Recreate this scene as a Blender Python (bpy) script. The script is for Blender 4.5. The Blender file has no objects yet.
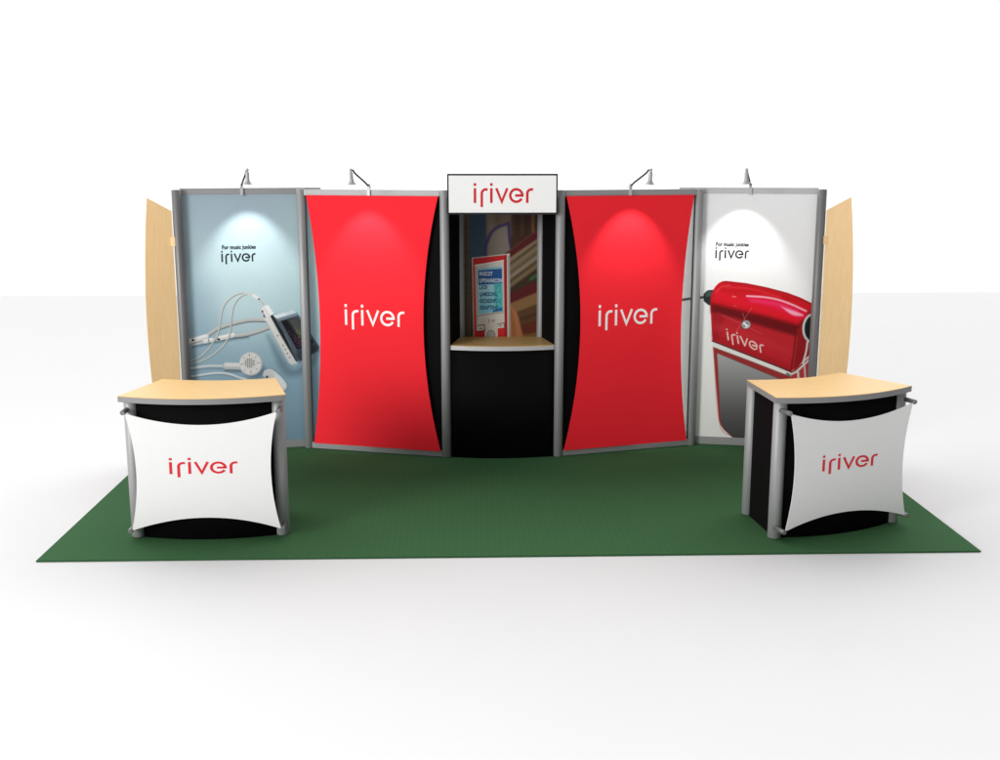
import bpy, bmesh, math, random
import numpy as np
from mathutils import Vector, Matrix
random.seed(4); rng = np.random.default_rng(7)
S = bpy.context.scene; COL = S.collection
PI = math.pi

# ------------------------------------------------------------------ camera
cam = bpy.data.cameras.new('camera'); co = bpy.data.objects.new('camera', cam); COL.objects.link(co)
cam.sensor_width = 36.0; cam.lens = 36.0 * 1116.7 / 1000.0
cam.clip_start = 0.05; cam.clip_end = 500
co.location = (-0.2982, -9.2786, 2.5037)
co.rotation_euler = (math.radians(90 - 11.1756), 0, -math.radians(1.715))
S.camera = co

# ------------------------------------------------------------------ white studio surround, lamps, exposure
W = bpy.data.worlds.new('World'); S.world = W; W.use_nodes = True
nt = W.node_tree; nt.nodes.clear()
n_out = nt.nodes.new('ShaderNodeOutputWorld'); n_bg = nt.nodes.new('ShaderNodeBackground')
n_tc = nt.nodes.new('ShaderNodeTexCoord'); n_sep = nt.nodes.new('ShaderNodeSeparateXYZ')
n_y = nt.nodes.new('ShaderNodeMapRange'); n_y.inputs[1].default_value = -0.35; n_y.inputs[2].default_value = 0.55
n_y.interpolation_type = 'SMOOTHSTEP'
n_y.inputs[3].default_value = 0.25; n_y.inputs[4].default_value = 1.05      # dimmer studio side, bright white backdrop side
n_z = nt.nodes.new('ShaderNodeMapRange'); n_z.inputs[1].default_value = 0.45; n_z.inputs[2].default_value = 0.95
n_z.interpolation_type = 'SMOOTHSTEP'; n_z.inputs[3].default_value = 0.0; n_z.inputs[4].default_value = 0.1
n_bg.inputs['Color'].default_value = (1, 1, 1, 1)
n_x = nt.nodes.new('ShaderNodeMapRange'); n_x.inputs[1].default_value = 0.95; n_x.inputs[2].default_value = -0.95; n_x.inputs[3].default_value = -0.17; n_x.inputs[4].default_value = 0.45      # unseen fill added: surround brighter on the left, dimmer on the right
n_a3 = nt.nodes.new('ShaderNodeMath'); n_a3.operation = 'ADD'
n_add = nt.nodes.new('ShaderNodeMath'); n_add.operation = 'ADD'
L = nt.links.new
L(n_tc.outputs['Generated'], n_sep.inputs[0]); L(n_sep.outputs['Y'], n_y.inputs[0]); L(n_sep.outputs['Z'], n_z.inputs[0])
n_h = nt.nodes.new('ShaderNodeMapRange'); n_h.inputs[1].default_value = 0.25; n_h.inputs[2].default_value = 0.42; n_h.interpolation_type = 'SMOOTHSTEP'
n_b = nt.nodes.new('ShaderNodeMapRange'); n_b.inputs[1].default_value = 0.15; n_b.inputs[2].default_value = 0.65; n_b.inputs[4].default_value = 2.9      # big soft glow added out of view above and behind the stand
n_m = nt.nodes.new('ShaderNodeMath'); n_m.operation = 'MULTIPLY'; n_a2 = nt.nodes.new('ShaderNodeMath'); n_a2.operation = 'ADD'
L(n_sep.outputs['Z'], n_h.inputs[0]); L(n_sep.outputs['Y'], n_b.inputs[0]); L(n_h.outputs[0], n_m.inputs[0]); L(n_b.outputs[0], n_m.inputs[1])
L(n_y.outputs[0], n_a2.inputs[0]); L(n_m.outputs[0], n_a2.inputs[1]); L(n_a2.outputs[0], n_a3.inputs[0]); L(n_sep.outputs['X'], n_x.inputs[0]); L(n_x.outputs[0], n_a3.inputs[1]); L(n_a3.outputs[0], n_add.inputs[0]); L(n_z.outputs[0], n_add.inputs[1])
L(n_add.outputs[0], n_bg.inputs['Strength']); L(n_bg.outputs[0], n_out.inputs[0])

def area_lamp(name, loc, target, size, power, col=(1, 1, 1)):
    l = bpy.data.lights.new(name, 'AREA'); l.shape = 'DISK'; l.size = size; l.energy = power; l.color = col
    o = bpy.data.objects.new(name, l); COL.objects.link(o); o.location = loc
    o.rotation_euler = (Vector(target) - Vector(loc)).to_track_quat('-Z', 'Y').to_euler()
area_lamp('key_light', (-8.8, -9.7, 3.7), (-0.8, -0.6, 1.0), 4.2, 900, (1, 0.99, 0.97))

S.view_settings.view_transform = 'Standard'; S.view_settings.look = 'None'
S.view_settings.exposure = 0; S.view_settings.gamma = 1; S.view_settings.use_curve_mapping = False
S.render.engine = 'CYCLES'; S.cycles.max_bounces = 8

# ------------------------------------------------------------------ materials
def lin(c):
    c = np.asarray(c, float) / 255.0
    return np.where(c <= .04045, c / 12.92, ((c + .055) / 1.055) ** 2.4)
def mat(name, rgb, rough=.5, metal=0, spec=.3):
    m = bpy.data.materials.new(name); m.use_nodes = True
    b = m.node_tree.nodes['Principled BSDF']
    b.inputs['Base Color'].default_value = (*rgb, 1); b.inputs['Roughness'].default_value = rough
    b.inputs['Metallic'].default_value = metal; b.inputs['Specular IOR Level'].default_value = spec
    return m, m.node_tree, b
def noisy(m, nt, b, scale, amount, stretch=(1, 1, 1), detail=4, bump=0.0, bdist=.002, coord='Object', rough_var=0.0):
    """multiply the base colour by a noise of +-amount, optional bump"""
    base = tuple(b.inputs['Base Color'].default_value)
    tc = nt.nodes.new('ShaderNodeTexCoord'); mp = nt.nodes.new('ShaderNodeMapping'); mp.inputs['Scale'].default_value = stretch
    nz = nt.nodes.new('ShaderNodeTexNoise'); nz.inputs['Scale'].default_value = scale; nz.inputs['Detail'].default_value = detail
    nt.links.new(tc.outputs[coord], mp.inputs[0]); nt.links.new(mp.outputs[0], nz.inputs['Vector'])
    mr = nt.nodes.new('ShaderNodeMapRange'); mr.inputs[1].default_value = .25; mr.inputs[2].default_value = .75
    mr.inputs[3].default_value = 1 - amount; mr.inputs[4].default_value = 1 + amount
    nt.links.new(nz.outputs[0], mr.inputs[0])
    mx = nt.nodes.new('ShaderNodeVectorMath'); mx.operation = 'SCALE'; mx.inputs[0].default_value = base[:3]
    nt.links.new(mr.outputs[0], mx.inputs['Scale']); nt.links.new(mx.outputs[0], b.inputs['Base Color'])
    if bump:
        bp = nt.nodes.new('ShaderNodeBump'); bp.inputs['Strength'].default_value = bump; bp.inputs['Distance'].default_value = bdist
        nt.links.new(nz.outputs[0], bp.inputs['Height']); nt.links.new(bp.outputs[0], b.inputs['Normal'])
    if rough_var:
        r = nt.nodes.new('ShaderNodeMapRange'); r0 = b.inputs['Roughness'].default_value
        r.inputs[3].default_value = r0 - rough_var; r.inputs[4].default_value = r0 + rough_var
        nt.links.new(nz.outputs[0], r.inputs[0]); nt.links.new(r.outputs[0], b.inputs['Roughness'])
    return m
M = {}
M['floor'] = noisy(*mat('studio_floor_white', (.59, .59, .594), .65, 0, .1), 1.2, .008)
M['alu'] = noisy(*mat('satin_aluminium', (.34, .34, .345), .5, .3, .3), 60, .035, (1, 1, .03), bump=.03, rough_var=.05)
M['alu_shaded'] = noisy(*mat('shaded_aluminium_post', (.20, .20, .205), .45, .3, .3), 60, .035, (1, 1, .03), bump=.03, rough_var=.05)  # same aluminium made darker, standing in for shade on the end posts
M['alu_trim'] = noisy(*mat('aluminium_trim', (.24, .24, .245), .55, .2, .25), 40, .03, (1, 1, 4))
M['alu_pale'] = noisy(*mat('pale_aluminium', (.56, .56, .565), .5, .3, .35), 40, .03, (1, 1, 4))
M['chrome'] = noisy(*mat('brushed_chrome', (.42, .42, .425), .5, .3, .3), 80, .03)
M['steel'] = noisy(*mat('grey_steel', (.20, .20, .205), .45, .4, .4), 80, .04)
M['arm'] = noisy(*mat('dark_metal_arm', (.035, .035, .037), .6, .0, .15), 80, .05)
M['black'] = noisy(*mat('black_laminate', (.004, .004, .0042), .7, 0, .05), 500, .2, bump=.04)
M['soft_black'] = noisy(*mat('plain_black', (.02, .02, .022), .5, 0, .3), 90, .1)
M['red'] = noisy(*mat('red_stretch_fabric', (.95, .023, .037), .75, 0, .12), 420, .03, bump=.12, bdist=.0006)
M['white_fabric'] = noisy(*mat('white_stretch_fabric', (.79, .79, .785), .8, 0, .1), 420, .02, bump=.12, bdist=.0006)
M['sign'] = noisy(*mat('white_sign_face', (.95, .95, .945), .35, 0, .3), 30, .01)
M['logo_white'] = noisy(*mat('white_print', (.94, .92, .92), .6, 0, .2), 200, .02)
M['logo_red'] = noisy(*mat('red_print', (.66, .022, .035), .6, 0, .2), 200, .04)
M['logo_dark'] = noisy(*mat('dark_print', (.02, .03, .033), .6, 0, .2), 200, .05)
M['ink_white'] = noisy(*mat('pale_screen_ink', (.62, .72, .8), .6, 0, .2), 200, .05)
M['ink_blue'] = noisy(*mat('blue_screen_ink', (.014, .085, .20), .6, 0, .2), 200, .05)
M['back'] = noisy(*mat('grey_back_board', (.3, .3, .3), .6, 0, .2), 50, .05)
m, nt, b = mat('lamp_lens', (1, .97, .9), .4); b.inputs['Emission Color'].default_value = (1, .95, .85, 1); b.inputs['Emission Strength'].default_value = 6; M['lens'] = m

def wood(name, rgb, stretch):
    m, nt, b = mat(name, rgb, .42, 0, .25)
    tc = nt.nodes.new('ShaderNodeTexCoord'); mp = nt.nodes.new('ShaderNodeMapping'); mp.inputs['Scale'].default_value = stretch
    n1 = nt.nodes.new('ShaderNodeTexNoise'); n1.inputs['Scale'].default_value = 9; n1.inputs['Detail'].default_value = 7; n1.inputs['Distortion'].default_value = .5
    n2 = nt.nodes.new('ShaderNodeTexNoise'); n2.inputs['Scale'].default_value = 70; n2.inputs['Detail'].default_value = 3
    nt.links.new(tc.outputs['Object'], mp.inputs[0])
    for n in (n1, n2): nt.links.new(mp.outputs[0], n.inputs['Vector'])
    ad = nt.nodes.new('ShaderNodeMath'); ad.operation = 'MULTIPLY_ADD'; ad.inputs[1].default_value = .35
    nt.links.new(n2.outputs[0], ad.inputs[0]); nt.links.new(n1.outputs[0], ad.inputs[2])
    cr = nt.nodes.new('ShaderNodeValToRGB')
    e = cr.color_ramp.elements
    e[0].position = .38; e[0].color = (rgb[0] * .93, rgb[1] * .91, rgb[2] * .87, 1)
    e[1].position = .95; e[1].color = (min(1, rgb[0] * 1.03), rgb[1] * 1.04, rgb[2] * 1.07, 1)
    nt.links.new(ad.outputs[0], cr.inputs[0]); nt.links.new(cr.outputs[0], b.inputs['Base Color'])
    return m
M['wood_top'] = wood('maple_laminate', (.66, .425, .158), (1.2, 9, 9))
M['wood_wing'] = wood('maple_veneer_upright', (.95, .66, .345), (9, 9, .7))

# woven green carpet: faint ribs along its depth
m, nt, b = mat('green_carpet', (.037, .104, .042), .95, 0, .08); M['carpet'] = m
tc = nt.nodes.new('ShaderNodeTexCoord')
sp = nt.nodes.new('ShaderNodeSeparateXYZ'); nt.links.new(tc.outputs['Object'], sp.inputs[0])
px = nt.nodes.new('ShaderNodeMath'); px.operation = 'PINGPONG'; px.inputs[1].default_value = .5; nt.links.new(sp.outputs['X'], px.inputs[0])
py = nt.nodes.new('ShaderNodeMath'); py.operation = 'MULTIPLY_ADD'; py.inputs[1].default_value = .012; nt.links.new(sp.outputs['Y'], py.inputs[0]); nt.links.new(px.outputs[0], py.inputs[2])
fr = nt.nodes.new('ShaderNodeMath'); fr.operation = 'PINGPONG'; fr.inputs[1].default_value = .021; nt.links.new(py.outputs[0], fr.inputs[0])
rg = nt.nodes.new('ShaderNodeMapRange'); rg.inputs[1].default_value = 0; rg.inputs[2].default_value = .021; rg.inputs[3].default_value = .965; rg.inputs[4].default_value = 1.035
nt.links.new(fr.outputs[0], rg.inputs[0])
nz = nt.nodes.new('ShaderNodeTexNoise'); nz.inputs['Scale'].default_value = 350; nz.inputs['Detail'].default_value = 3; nt.links.new(tc.outputs['Object'], nz.inputs['Vector'])
nr = nt.nodes.new('ShaderNodeMapRange'); nr.inputs[1].default_value = .3; nr.inputs[2].default_value = .7; nr.inputs[3].default_value = .88; nr.inputs[4].default_value = 1.12; nt.links.new(nz.outputs[0], nr.inputs[0])
mu = nt.nodes.new('ShaderNodeMath'); mu.operation = 'MULTIPLY'; nt.links.new(rg.outputs[0], mu.inputs[0]); nt.links.new(nr.outputs[0], mu.inputs[1])
sc = nt.nodes.new('ShaderNodeVectorMath'); sc.operation = 'SCALE'; sc.inputs[0].default_value = (.037, .104, .042)
nt.links.new(mu.outputs[0], sc.inputs['Scale']); nt.links.new(sc.outputs[0], b.inputs['Base Color'])
bp = nt.nodes.new('ShaderNodeBump'); bp.inputs['Strength'].default_value = .4; bp.inputs['Distance'].default_value = .003
nt.links.new(mu.outputs[0], bp.inputs['Height']); nt.links.new(bp.outputs[0], b.inputs['Normal'])

# photographic print: its colours are stored in the mesh
m, nt, b = mat('printed_graphic', (.5, .5, .5), .5, 0, .15); M['print'] = m
at = nt.nodes.new('ShaderNodeAttribute'); at.attribute_name = 'Ink'; nt.links.new(at.outputs['Color'], b.inputs['Base Color'])

# ------------------------------------------------------------------ mesh helpers
def obj(name, bm, m, parent=None, loc=(0, 0, 0)):
    me = bpy.data.meshes.new(name); bm.normal_update(); bm.to_mesh(me); bm.free(); me.materials.append(m)
    o = bpy.data.objects.new(name, me); COL.objects.link(o); o.location = loc
    if parent: o.parent = parent
    return o
def thing(name, label, cat, loc=(0, 0, 0), rotz=0, group=None):
    o = bpy.data.objects.new(name, None); o.empty_display_size = .1; COL.objects.link(o)
    o.location = loc; o.rotation_euler = (0, 0, rotz); o['label'] = label; o['category'] = cat
    if group: o['group'] = group
    return o
def box(bm, x0, x1, y0, y1, z0, z1, bev=0.0):
    t = bmesh.new()
    r = bmesh.ops.create_cube(t, size=1)
    for v in t.verts:
        v.co = Vector(((x0 + x1) / 2 + v.co.x * (x1 - x0), (y0 + y1) / 2 + v.co.y * (y1 - y0), (z0 + z1) / 2 + v.co.z * (z1 - z0)))
    if bev: bmesh.ops.bevel(t, geom=t.edges[:], offset=bev, segments=2, affect='EDGES')
    merge(bm, t); return bm
def merge(bm, t):
    t.verts.index_update(); vs = [bm.verts.new(v.co) for v in t.verts]
    for f in t.faces:
        g = bm.faces.new([vs[v.index] for v in f.verts]); g.smooth = f.smooth
    t.free()
def tube(bm, pts, rad, seg=12):
    pts = [Vector(p) for p in pts]; n = len(pts); rings = []
    rads = rad if isinstance(rad, (list, tuple)) else [rad] * n
    t0 = (pts[1] - pts[0]).normalized(); a = t0.orthogonal().normalized()
    for i, p in enumerate(pts):
        t = (pts[min(i + 1, n - 1)] - pts[max(i - 1, 0)]).normalized()
        a = (a - t * a.dot(t)).normalized(); b2 = t.cross(a)
        rings.append([bm.verts.new(p + rads[i] * (math.cos(2 * PI * k / seg) * a + math.sin(2 * PI * k / seg) * b2)) for k in range(seg)])
    for r0, r1 in zip(rings, rings[1:]):
        for k in range(seg):
            bm.faces.new((r0[k], r0[(k + 1) % seg], r1[(k + 1) % seg], r1[k])).smooth = True
    bm.faces.new(rings[0][::-1]); bm.faces.new(rings[-1]); return bm
def post_mesh(x, y, z0, z1, r):
    bm = bmesh.new(); c = r * .12
    return tube(bm, [(x, y, z0), (x, y, z0 + c), (x, y, z1 - c), (x, y, z1)], [r - c, r, r, r - c], 32)
def prism(bm, outline, z0, z1, smooth=False):
    lo = [bm.verts.new((x, y, z0)) for x, y in outline]; hi = [bm.verts.new((x, y, z1)) for x, y in outline]
    n = len(outline)
    bm.faces.new(lo[::-1]); bm.faces.new(hi)
    for i in range(n):
        bm.faces.new((lo[i], lo[(i + 1) % n], hi[(i + 1) % n], hi[i])).smooth = smooth
    return bm
def lathe(bm, prof, seg=24, frame=Matrix()):
    rings = [[bm.verts.new(frame @ Vector((r * math.cos(2 * PI * k / seg), r * math.sin(2 * PI * k / seg), z))) for k in range(seg)] for r, z in prof]
    for a, c in zip(rings, rings[1:]):
        for k in range(seg): bm.faces.new((a[k], a[(k + 1) % seg], c[(k + 1) % seg], c[k])).smooth = True
    return bm
def arc(p, q, bulge, n=24):
    """points from p to q along a circular-like bow; bulge > 0 to the right of p->q"""
    p = Vector(p); q = Vector(q); d = q - p; nrm = Vector((d.y, -d.x)).normalized()
    return [tuple(p + d * (i / n) + nrm * bulge * (1 - (2 * i / n - 1) ** 2)) for i in range(n + 1)]
def fabric(bm, x0, x1, z0, z1, sx0, sx1, sz, y, th, nx=40, nz=56, tlx=0, trx=0):
    """stretched cloth in the xz plane, edges bowed inwards; front face at y"""
    def P(s, t, yy):
        k = 1 - (2 * t - 1) ** 2; h = 1 - (2 * s - 1) ** 2
        xl = x0 + sx0 * k; xr = x1 - sx1 * k
        zb = z0 + sz * h; zt = z1 - sz * h
        return (xl + (xr - xl) * s, yy, zb + (zt - zb) * t)
    f = [[bm.verts.new(P(i / nx, j / nz, y)) for i in range(nx + 1)] for j in range(nz + 1)]
    g = [[bm.verts.new(P(i / nx, j / nz, y + th)) for i in range(nx + 1)] for j in range(nz + 1)]
    for j in range(nz):
        for i in range(nx):
            bm.faces.new((f[j][i], f[j][i + 1], f[j + 1][i + 1], f[j + 1][i]))
            bm.faces.new((g[j][i], g[j + 1][i], g[j + 1][i + 1], g[j][i + 1]))
    for i in range(nx):
        bm.faces.new((f[0][i + 1], f[0][i], g[0][i], g[0][i + 1])); bm.faces.new((f[nz][i], f[nz][i + 1], g[nz][i + 1], g[nz][i]))
    for j in range(nz):
        bm.faces.new((f[j][0], f[j + 1][0], g[j + 1][0], g[j][0])); bm.faces.new((f[j + 1][nx], f[j][nx], g[j][nx], g[j + 1][nx]))
    return bm

# ------------------------------------------------------------------ lettering
def catmull(pts, k=8):
    P = [np.array(p, float) for p in pts]; P = [2 * P[0] - P[1]] + P + [2 * P[-1] - P[-2]]; out = []
    for i in range(1, len(P) - 2):
        for s in range(k):
            t = s / k
            out.append(.5 * ((2 * P[i]) + (-P[i - 1] + P[i + 1]) * t + (2 * P[i - 1] - 5 * P[i] + 4 * P[i + 1] - P[i + 2]) * t * t + (-P[i - 1] + 3 * P[i] - 3 * P[i + 1] + P[i + 2]) * t ** 3))
    out.append(P[-2]); return [tuple(p) for p in out]
def logo_strokes():
    """centre lines of the six letters, x-height 1, origin at the lower left"""
    def q(x, y): return ((x - 120) / 193, (318 - y) / 193)
    def rr(x, yb):
        c = [q(x, yb), q(x, 196)]
        c += [q(x + 52 - 52 * math.cos(a), 196 - 54 * math.sin(a)) for a in np.linspace(.2, PI / 2, 9)] + [q(x + 76, 142)]
        return c
    s = [[q(138, 318), q(138, 125)], [q(138, 96), q(138, 60)], rr(228, 372), [q(354, 318), q(354, 125)], [q(354, 96), q(354, 60)],
         [q(420, 126), q(492, 302), q(564, 126)]]
    s.append([q(683 + 80 * math.cos(a), 221 + 81 * math.sin(a)) for a in np.linspace(math.radians(30), math.radians(360), 44)] + [q(668, 221)])
    s.append(rr(828, 318))
    return s
def ribbon(bm, pts, w, mp, th):
    """flat raised stroke; mp maps (u, v, depth) to 3-D"""
    P = [np.array(p, float) for p in pts]; n = len(P); Lf, Rt = [], []
    for i in range(n):
        d0 = P[i] - P[i - 1] if i else P[1] - P[0]; d1 = P[i + 1] - P[i] if i < n - 1 else d0
        d0 = d0 / np.linalg.norm(d0); d1 = d1 / np.linalg.norm(d1)
        nm = np.array([-(d0 + d1)[1], (d0 + d1)[0]]); nm = nm / max(1e-6, np.linalg.norm(nm))
        k = w / 2 / max(.45, nm.dot(np.array([-d0[1], d0[0]])))
        Lf.append(P[i] + nm * k); Rt.append(P[i] - nm * k)
    A = [[bm.verts.new(mp(*p, dz)) for p in side] for dz in (0, th) for side in (Lf, Rt)]
    lb, rb, lt, rt = A
    for i in range(n - 1):
        bm.faces.new((lt[i], rt[i], rt[i + 1], lt[i + 1])); bm.faces.new((lb[i + 1], rb[i + 1], rb[i], lb[i]))
        bm.faces.new((lt[i + 1], lb[i + 1], lb[i], lt[i])); bm.faces.new((rt[i], rb[i], rb[i + 1], rt[i + 1]))
    for i in (0, n - 1): bm.faces.new((lb[i], rb[i], rt[i], lt[i]))
def logo(name, parent, m, u, v, scale, y, th=.0012, w=.172, squash=1.0):
    """letters standing up from the plane y (front is -y), left end of the baseline at (u, v)"""
    bm = bmesh.new()
    for s in logo_strokes(): ribbon(bm, s, w, lambda a, c, d: (u + a * scale, y - d, v + c * scale * squash), th)
    bmesh.ops.recalc_face_normals(bm, faces=bm.faces[:])
    return obj(name, bm, m, parent)
def text_mesh(name, body, size, parent, m, u, v, y, width=None, th=.0008, bold=.0):
    cu = bpy.data.curves.new(name, 'FONT'); cu.body = body; cu.size = size; cu.extrude = th / 2; cu.resolution_u = 3; cu.offset = bold
    cu.space_character = 1.05
    t = bpy.data.objects.new(name, cu); COL.objects.link(t)
    dg = bpy.context.evaluated_depsgraph_get(); me = bpy.data.meshes.new_from_object(t.evaluated_get(dg))
    bpy.data.objects.remove(t); bpy.data.curves.remove(cu)
    xs = [p.co.x for p in me.vertices]; k = (width / (max(xs) - min(xs))) if width else 1
    for p in me.vertices: p.co = Vector((u + (p.co.x - min(xs)) * k, y - p.co.z - th / 2, v + p.co.y))
    me.materials.clear(); me.materials.append(m); me.name = name
    o = bpy.data.objects.new(name, me); COL.objects.link(o); o.parent = parent; return o

# ------------------------------------------------------------------ printed artwork (drawn in metres on the sheet)
class Art:
    def __init__(s, u0, u1, v0, v1, step, base):
        s.nu = int(round((u1 - u0) / step)) + 1; s.nv = int(round((v1 - v0) / step)) + 1; s.step = step
        s.u = np.linspace(u0, u1, s.nu); s.v = np.linspace(v0, v1, s.nv)
        s.U, s.V = np.meshgrid(s.u, s.v); s.C = np.empty((s.nv, s.nu, 3)); s.C[:] = base
    def crop(s, pts, pad):
        p = np.asarray(pts); i0, i1 = np.searchsorted(s.u, [p[:, 0].min() - pad, p[:, 0].max() + pad])
        j0, j1 = np.searchsorted(s.v, [p[:, 1].min() - pad, p[:, 1].max() + pad]); return slice(j0, j1), slice(i0, i1)
    def lay(s, sl, d, col, a, soft):
        w = max(s.step * 1.1, soft); m = np.clip(.5 - d / w, 0, 1)
        if soft: m = m * m * (3 - 2 * m)
        m = (m * a)[..., None]
        c = col(s.U[sl], s.V[sl]) if callable(col) else np.asarray(col, float)
        s.C[sl] = s.C[sl] * (1 - m) + c * m
    def stroke(s, pts, w, col, a=1.0, soft=0.0, smooth=True):
        if smooth and len(pts) > 2: pts = catmull(pts, 6)
        sl = s.crop(pts, w + soft + 2 * s.step); U, V = s.U[sl], s.V[sl]; d = np.full(U.shape, 9.)
        if not U.size: return
        for (x0, y0), (x1, y1) in zip(pts, pts[1:]):
            dx, dy = x1 - x0, y1 - y0; t = np.clip(((U - x0) * dx + (V - y0) * dy) / (dx * dx + dy * dy + 1e-12), 0, 1)
            d = np.minimum(d, np.hypot(U - x0 - t * dx, V - y0 - t * dy))
        s.lay(sl, d - w / 2, col, a, soft)
    def poly(s, pts, col, a=1.0, soft=0.0, smooth=False):
        if smooth: pts = catmull(list(pts) + [pts[0]], 6)[:-1]
        sl = s.crop(pts, soft + 2 * s.step); U, V = s.U[sl], s.V[sl]
        if not U.size: return
        d = np.full(U.shape, 9.); ins = np.zeros(U.shape, bool)
        for (x0, y0), (x1, y1) in zip(pts, list(pts[1:]) + [pts[0]]):
            dx, dy = x1 - x0, y1 - y0; t = np.clip(((U - x0) * dx + (V - y0) * dy) / (dx * dx + dy * dy + 1e-12), 0, 1)
            d = np.minimum(d, np.hypot(U - x0 - t * dx, V - y0 - t * dy))
            if dy: ins ^= ((y0 > V) != (y1 > V)) & (U < (x1 - x0) * (V - y0) / dy + x0)
        s.lay(sl, np.where(ins, -d, d), col, a, soft)
    def oval(s, c, rx, ry, col, a=1.0, soft=0.0, rot=0.0):
        (x, y), = c; r = max(rx, ry); sl = s.crop([(x - r, y - r), (x + r, y + r)], soft + 2 * s.step)
        X, Y = s.U[sl] - x, s.V[sl] - y; cr, sr = math.cos(rot), math.sin(rot); X, Y = X * cr + Y * sr, -X * sr + Y * cr
        q = np.hypot(X / rx, Y / ry); s.lay(sl, (q - 1) * min(rx, ry), col, a, soft)
    def sheet(s, name, parent, y):
        nv, nu = s.nv, s.nu; me = bpy.data.meshes.new(name)
        co_ = np.stack([s.U, np.full_like(s.U, y), s.V], -1).reshape(-1, 3).astype(np.float32)
        i = (np.arange(nv - 1)[:, None] * nu + np.arange(nu - 1)[None]).ravel()
        q = np.stack([i, i + 1, i + nu + 1, i + nu], 1).astype(np.int32)
        me.vertices.add(nv * nu); me.vertices.foreach_set('co', co_.ravel())
        me.loops.add(q.size); me.loops.foreach_set('vertex_index', q.ravel())
        me.polygons.add(len(q)); me.polygons.foreach_set('loop_start', np.arange(0, q.size, 4, dtype=np.int32))
        me.update(calc_edges=True)
        ca = me.color_attributes.new('Ink', 'FLOAT_COLOR', 'POINT')
        rgba = np.concatenate([lin(np.clip(s.C, 0, 255)), np.ones((nv, nu, 1))], -1).astype(np.float32)
        ca.data.foreach_set('color', rgba.ravel()); me.materials.append(M['print'])
        o = bpy.data.objects.new(name, me); COL.objects.link(o); o.parent = parent; return o
def grad(vs, cols):
    vs = np.array(vs); cols = np.array(cols, float)
    return lambda U, V: np.stack([np.interp(V, vs, cols[:, k]) for k in range(3)], -1)
K = .0086      # one unit of drawing pen width

# ------------------------------------------------------------------ setting: floor and carpet
bm = bmesh.new(); box(bm, -30, 30, -22, 11.9, -.3, -.012)
fl = obj('floor', bm, M['floor']); fl['kind'] = 'structure'
bm = bmesh.new(); box(bm, -3.049, 3.047, 0, 3.048, -.0118, 0, .003)
cp = obj('carpet', bm, M['carpet'], loc=(0, -2.447, 0)); cp['label'] = 'green woven carpet lying under the whole exhibition stand'; cp['category'] = 'carpet'

# ------------------------------------------------------------------ back wall frames
POST = {1: (-2.695, .152), 2: (-1.697, .357), 3: (-.478, 0), 4: (.478, 0), 5: (1.697, .357), 6: (2.695, .152)}
H = 2.257; RP = .0385
def frame(name, label, cat, a, b, group):
    (ax, ay), (bx, by) = POST[a], POST[b]
    return thing(name, label, cat, (ax, ay, 0), math.atan2(by - ay, bx - ax), group), math.hypot(bx - ax, by - ay)

def banner_frame(a, b, label, xl, xr, sl, sr, logo_u, logo_s, black_side):
    t, w = frame('banner_panel', label, 'banner panel', a, b, 'red banner panels beside the kiosk')
    for x in (0, w): obj('post', post_mesh(x, 0, .001, H, RP), M['alu'], t)
    e = RP - .006
    obj('top_rail', box(bmesh.new(), e, w - e, -.022, .022, H - .052, H - .002, .003), M['alu'], t)
    obj('bottom_rail', box(bmesh.new(), e, w - e, -.022, .022, .004, .056, .003), M['alu'], t)
    # thin black strip on the inner side of the outer post
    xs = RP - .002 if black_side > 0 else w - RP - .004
    obj('dark_strip', box(bmesh.new(), xs, xs + .006, -.01, .01, .057, H - .053), M['soft_black'], t)
    # black backing behind the kiosk side of the opening
    x0, x1 = (w * .45, w - RP - .001) if black_side > 0 else (RP + .001, w * .55)
    obj('backing', box(bmesh.new(), x0, x1, .002, .014, .057, H - .053), M['black'], t)
    bn = obj('fabric_banner', fabric(bmesh.new(), xl, xr, .055, 2.208, sl, sr, 0, -.038, .005), M['red'], t)
    bn.data.materials.append(M['white_fabric'])
    for f in bn.data.polygons:
        if f.normal.y > .5: f.material_index = 1
    logo('logo', bn, M['logo_white'], logo_u, 1.117, logo_s, -.0385, .0012, .152)
    return t, w
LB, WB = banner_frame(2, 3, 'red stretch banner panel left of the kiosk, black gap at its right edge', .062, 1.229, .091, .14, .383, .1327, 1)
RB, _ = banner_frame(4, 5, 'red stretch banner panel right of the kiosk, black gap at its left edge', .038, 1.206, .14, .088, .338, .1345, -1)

def graphic_frame(a, b, label, side):
    t, w = frame('graphic_panel', label, 'graphic panel', a, b, 'printed graphic panels at the ends')
    xp = 0 if side < 0 else w
    obj('post', post_mesh(xp, 0, .001, H, RP), M['alu_shaded'], t)
    x0, x1 = (.026, w + .17) if side < 0 else (-.17, w - .026)
    obj('top_rail', box(bmesh.new(), x0, x1, .036, .066, 2.217, 2.267, .003), M['alu'] if side < 0 else M['alu_pale'], t)  # right panel's rail gets paler metal, standing in for light from the left
    obj('bottom_rail', box(bmesh.new(), x0, x1, .036, .066, .002, .070, .003), M['alu'], t)
    obj('backing_board', box(bmesh.new(), x0, x1, .0445, .058, .0705, 2.2165), M['back'], t)
    return t, w, x0, x1
def tagline(t, u0, wd, v, y):
    text_mesh('tagline', 'For music junkies', .047, t, M['logo_dark'], u0, v, y, wd, bold=.0022)

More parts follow.
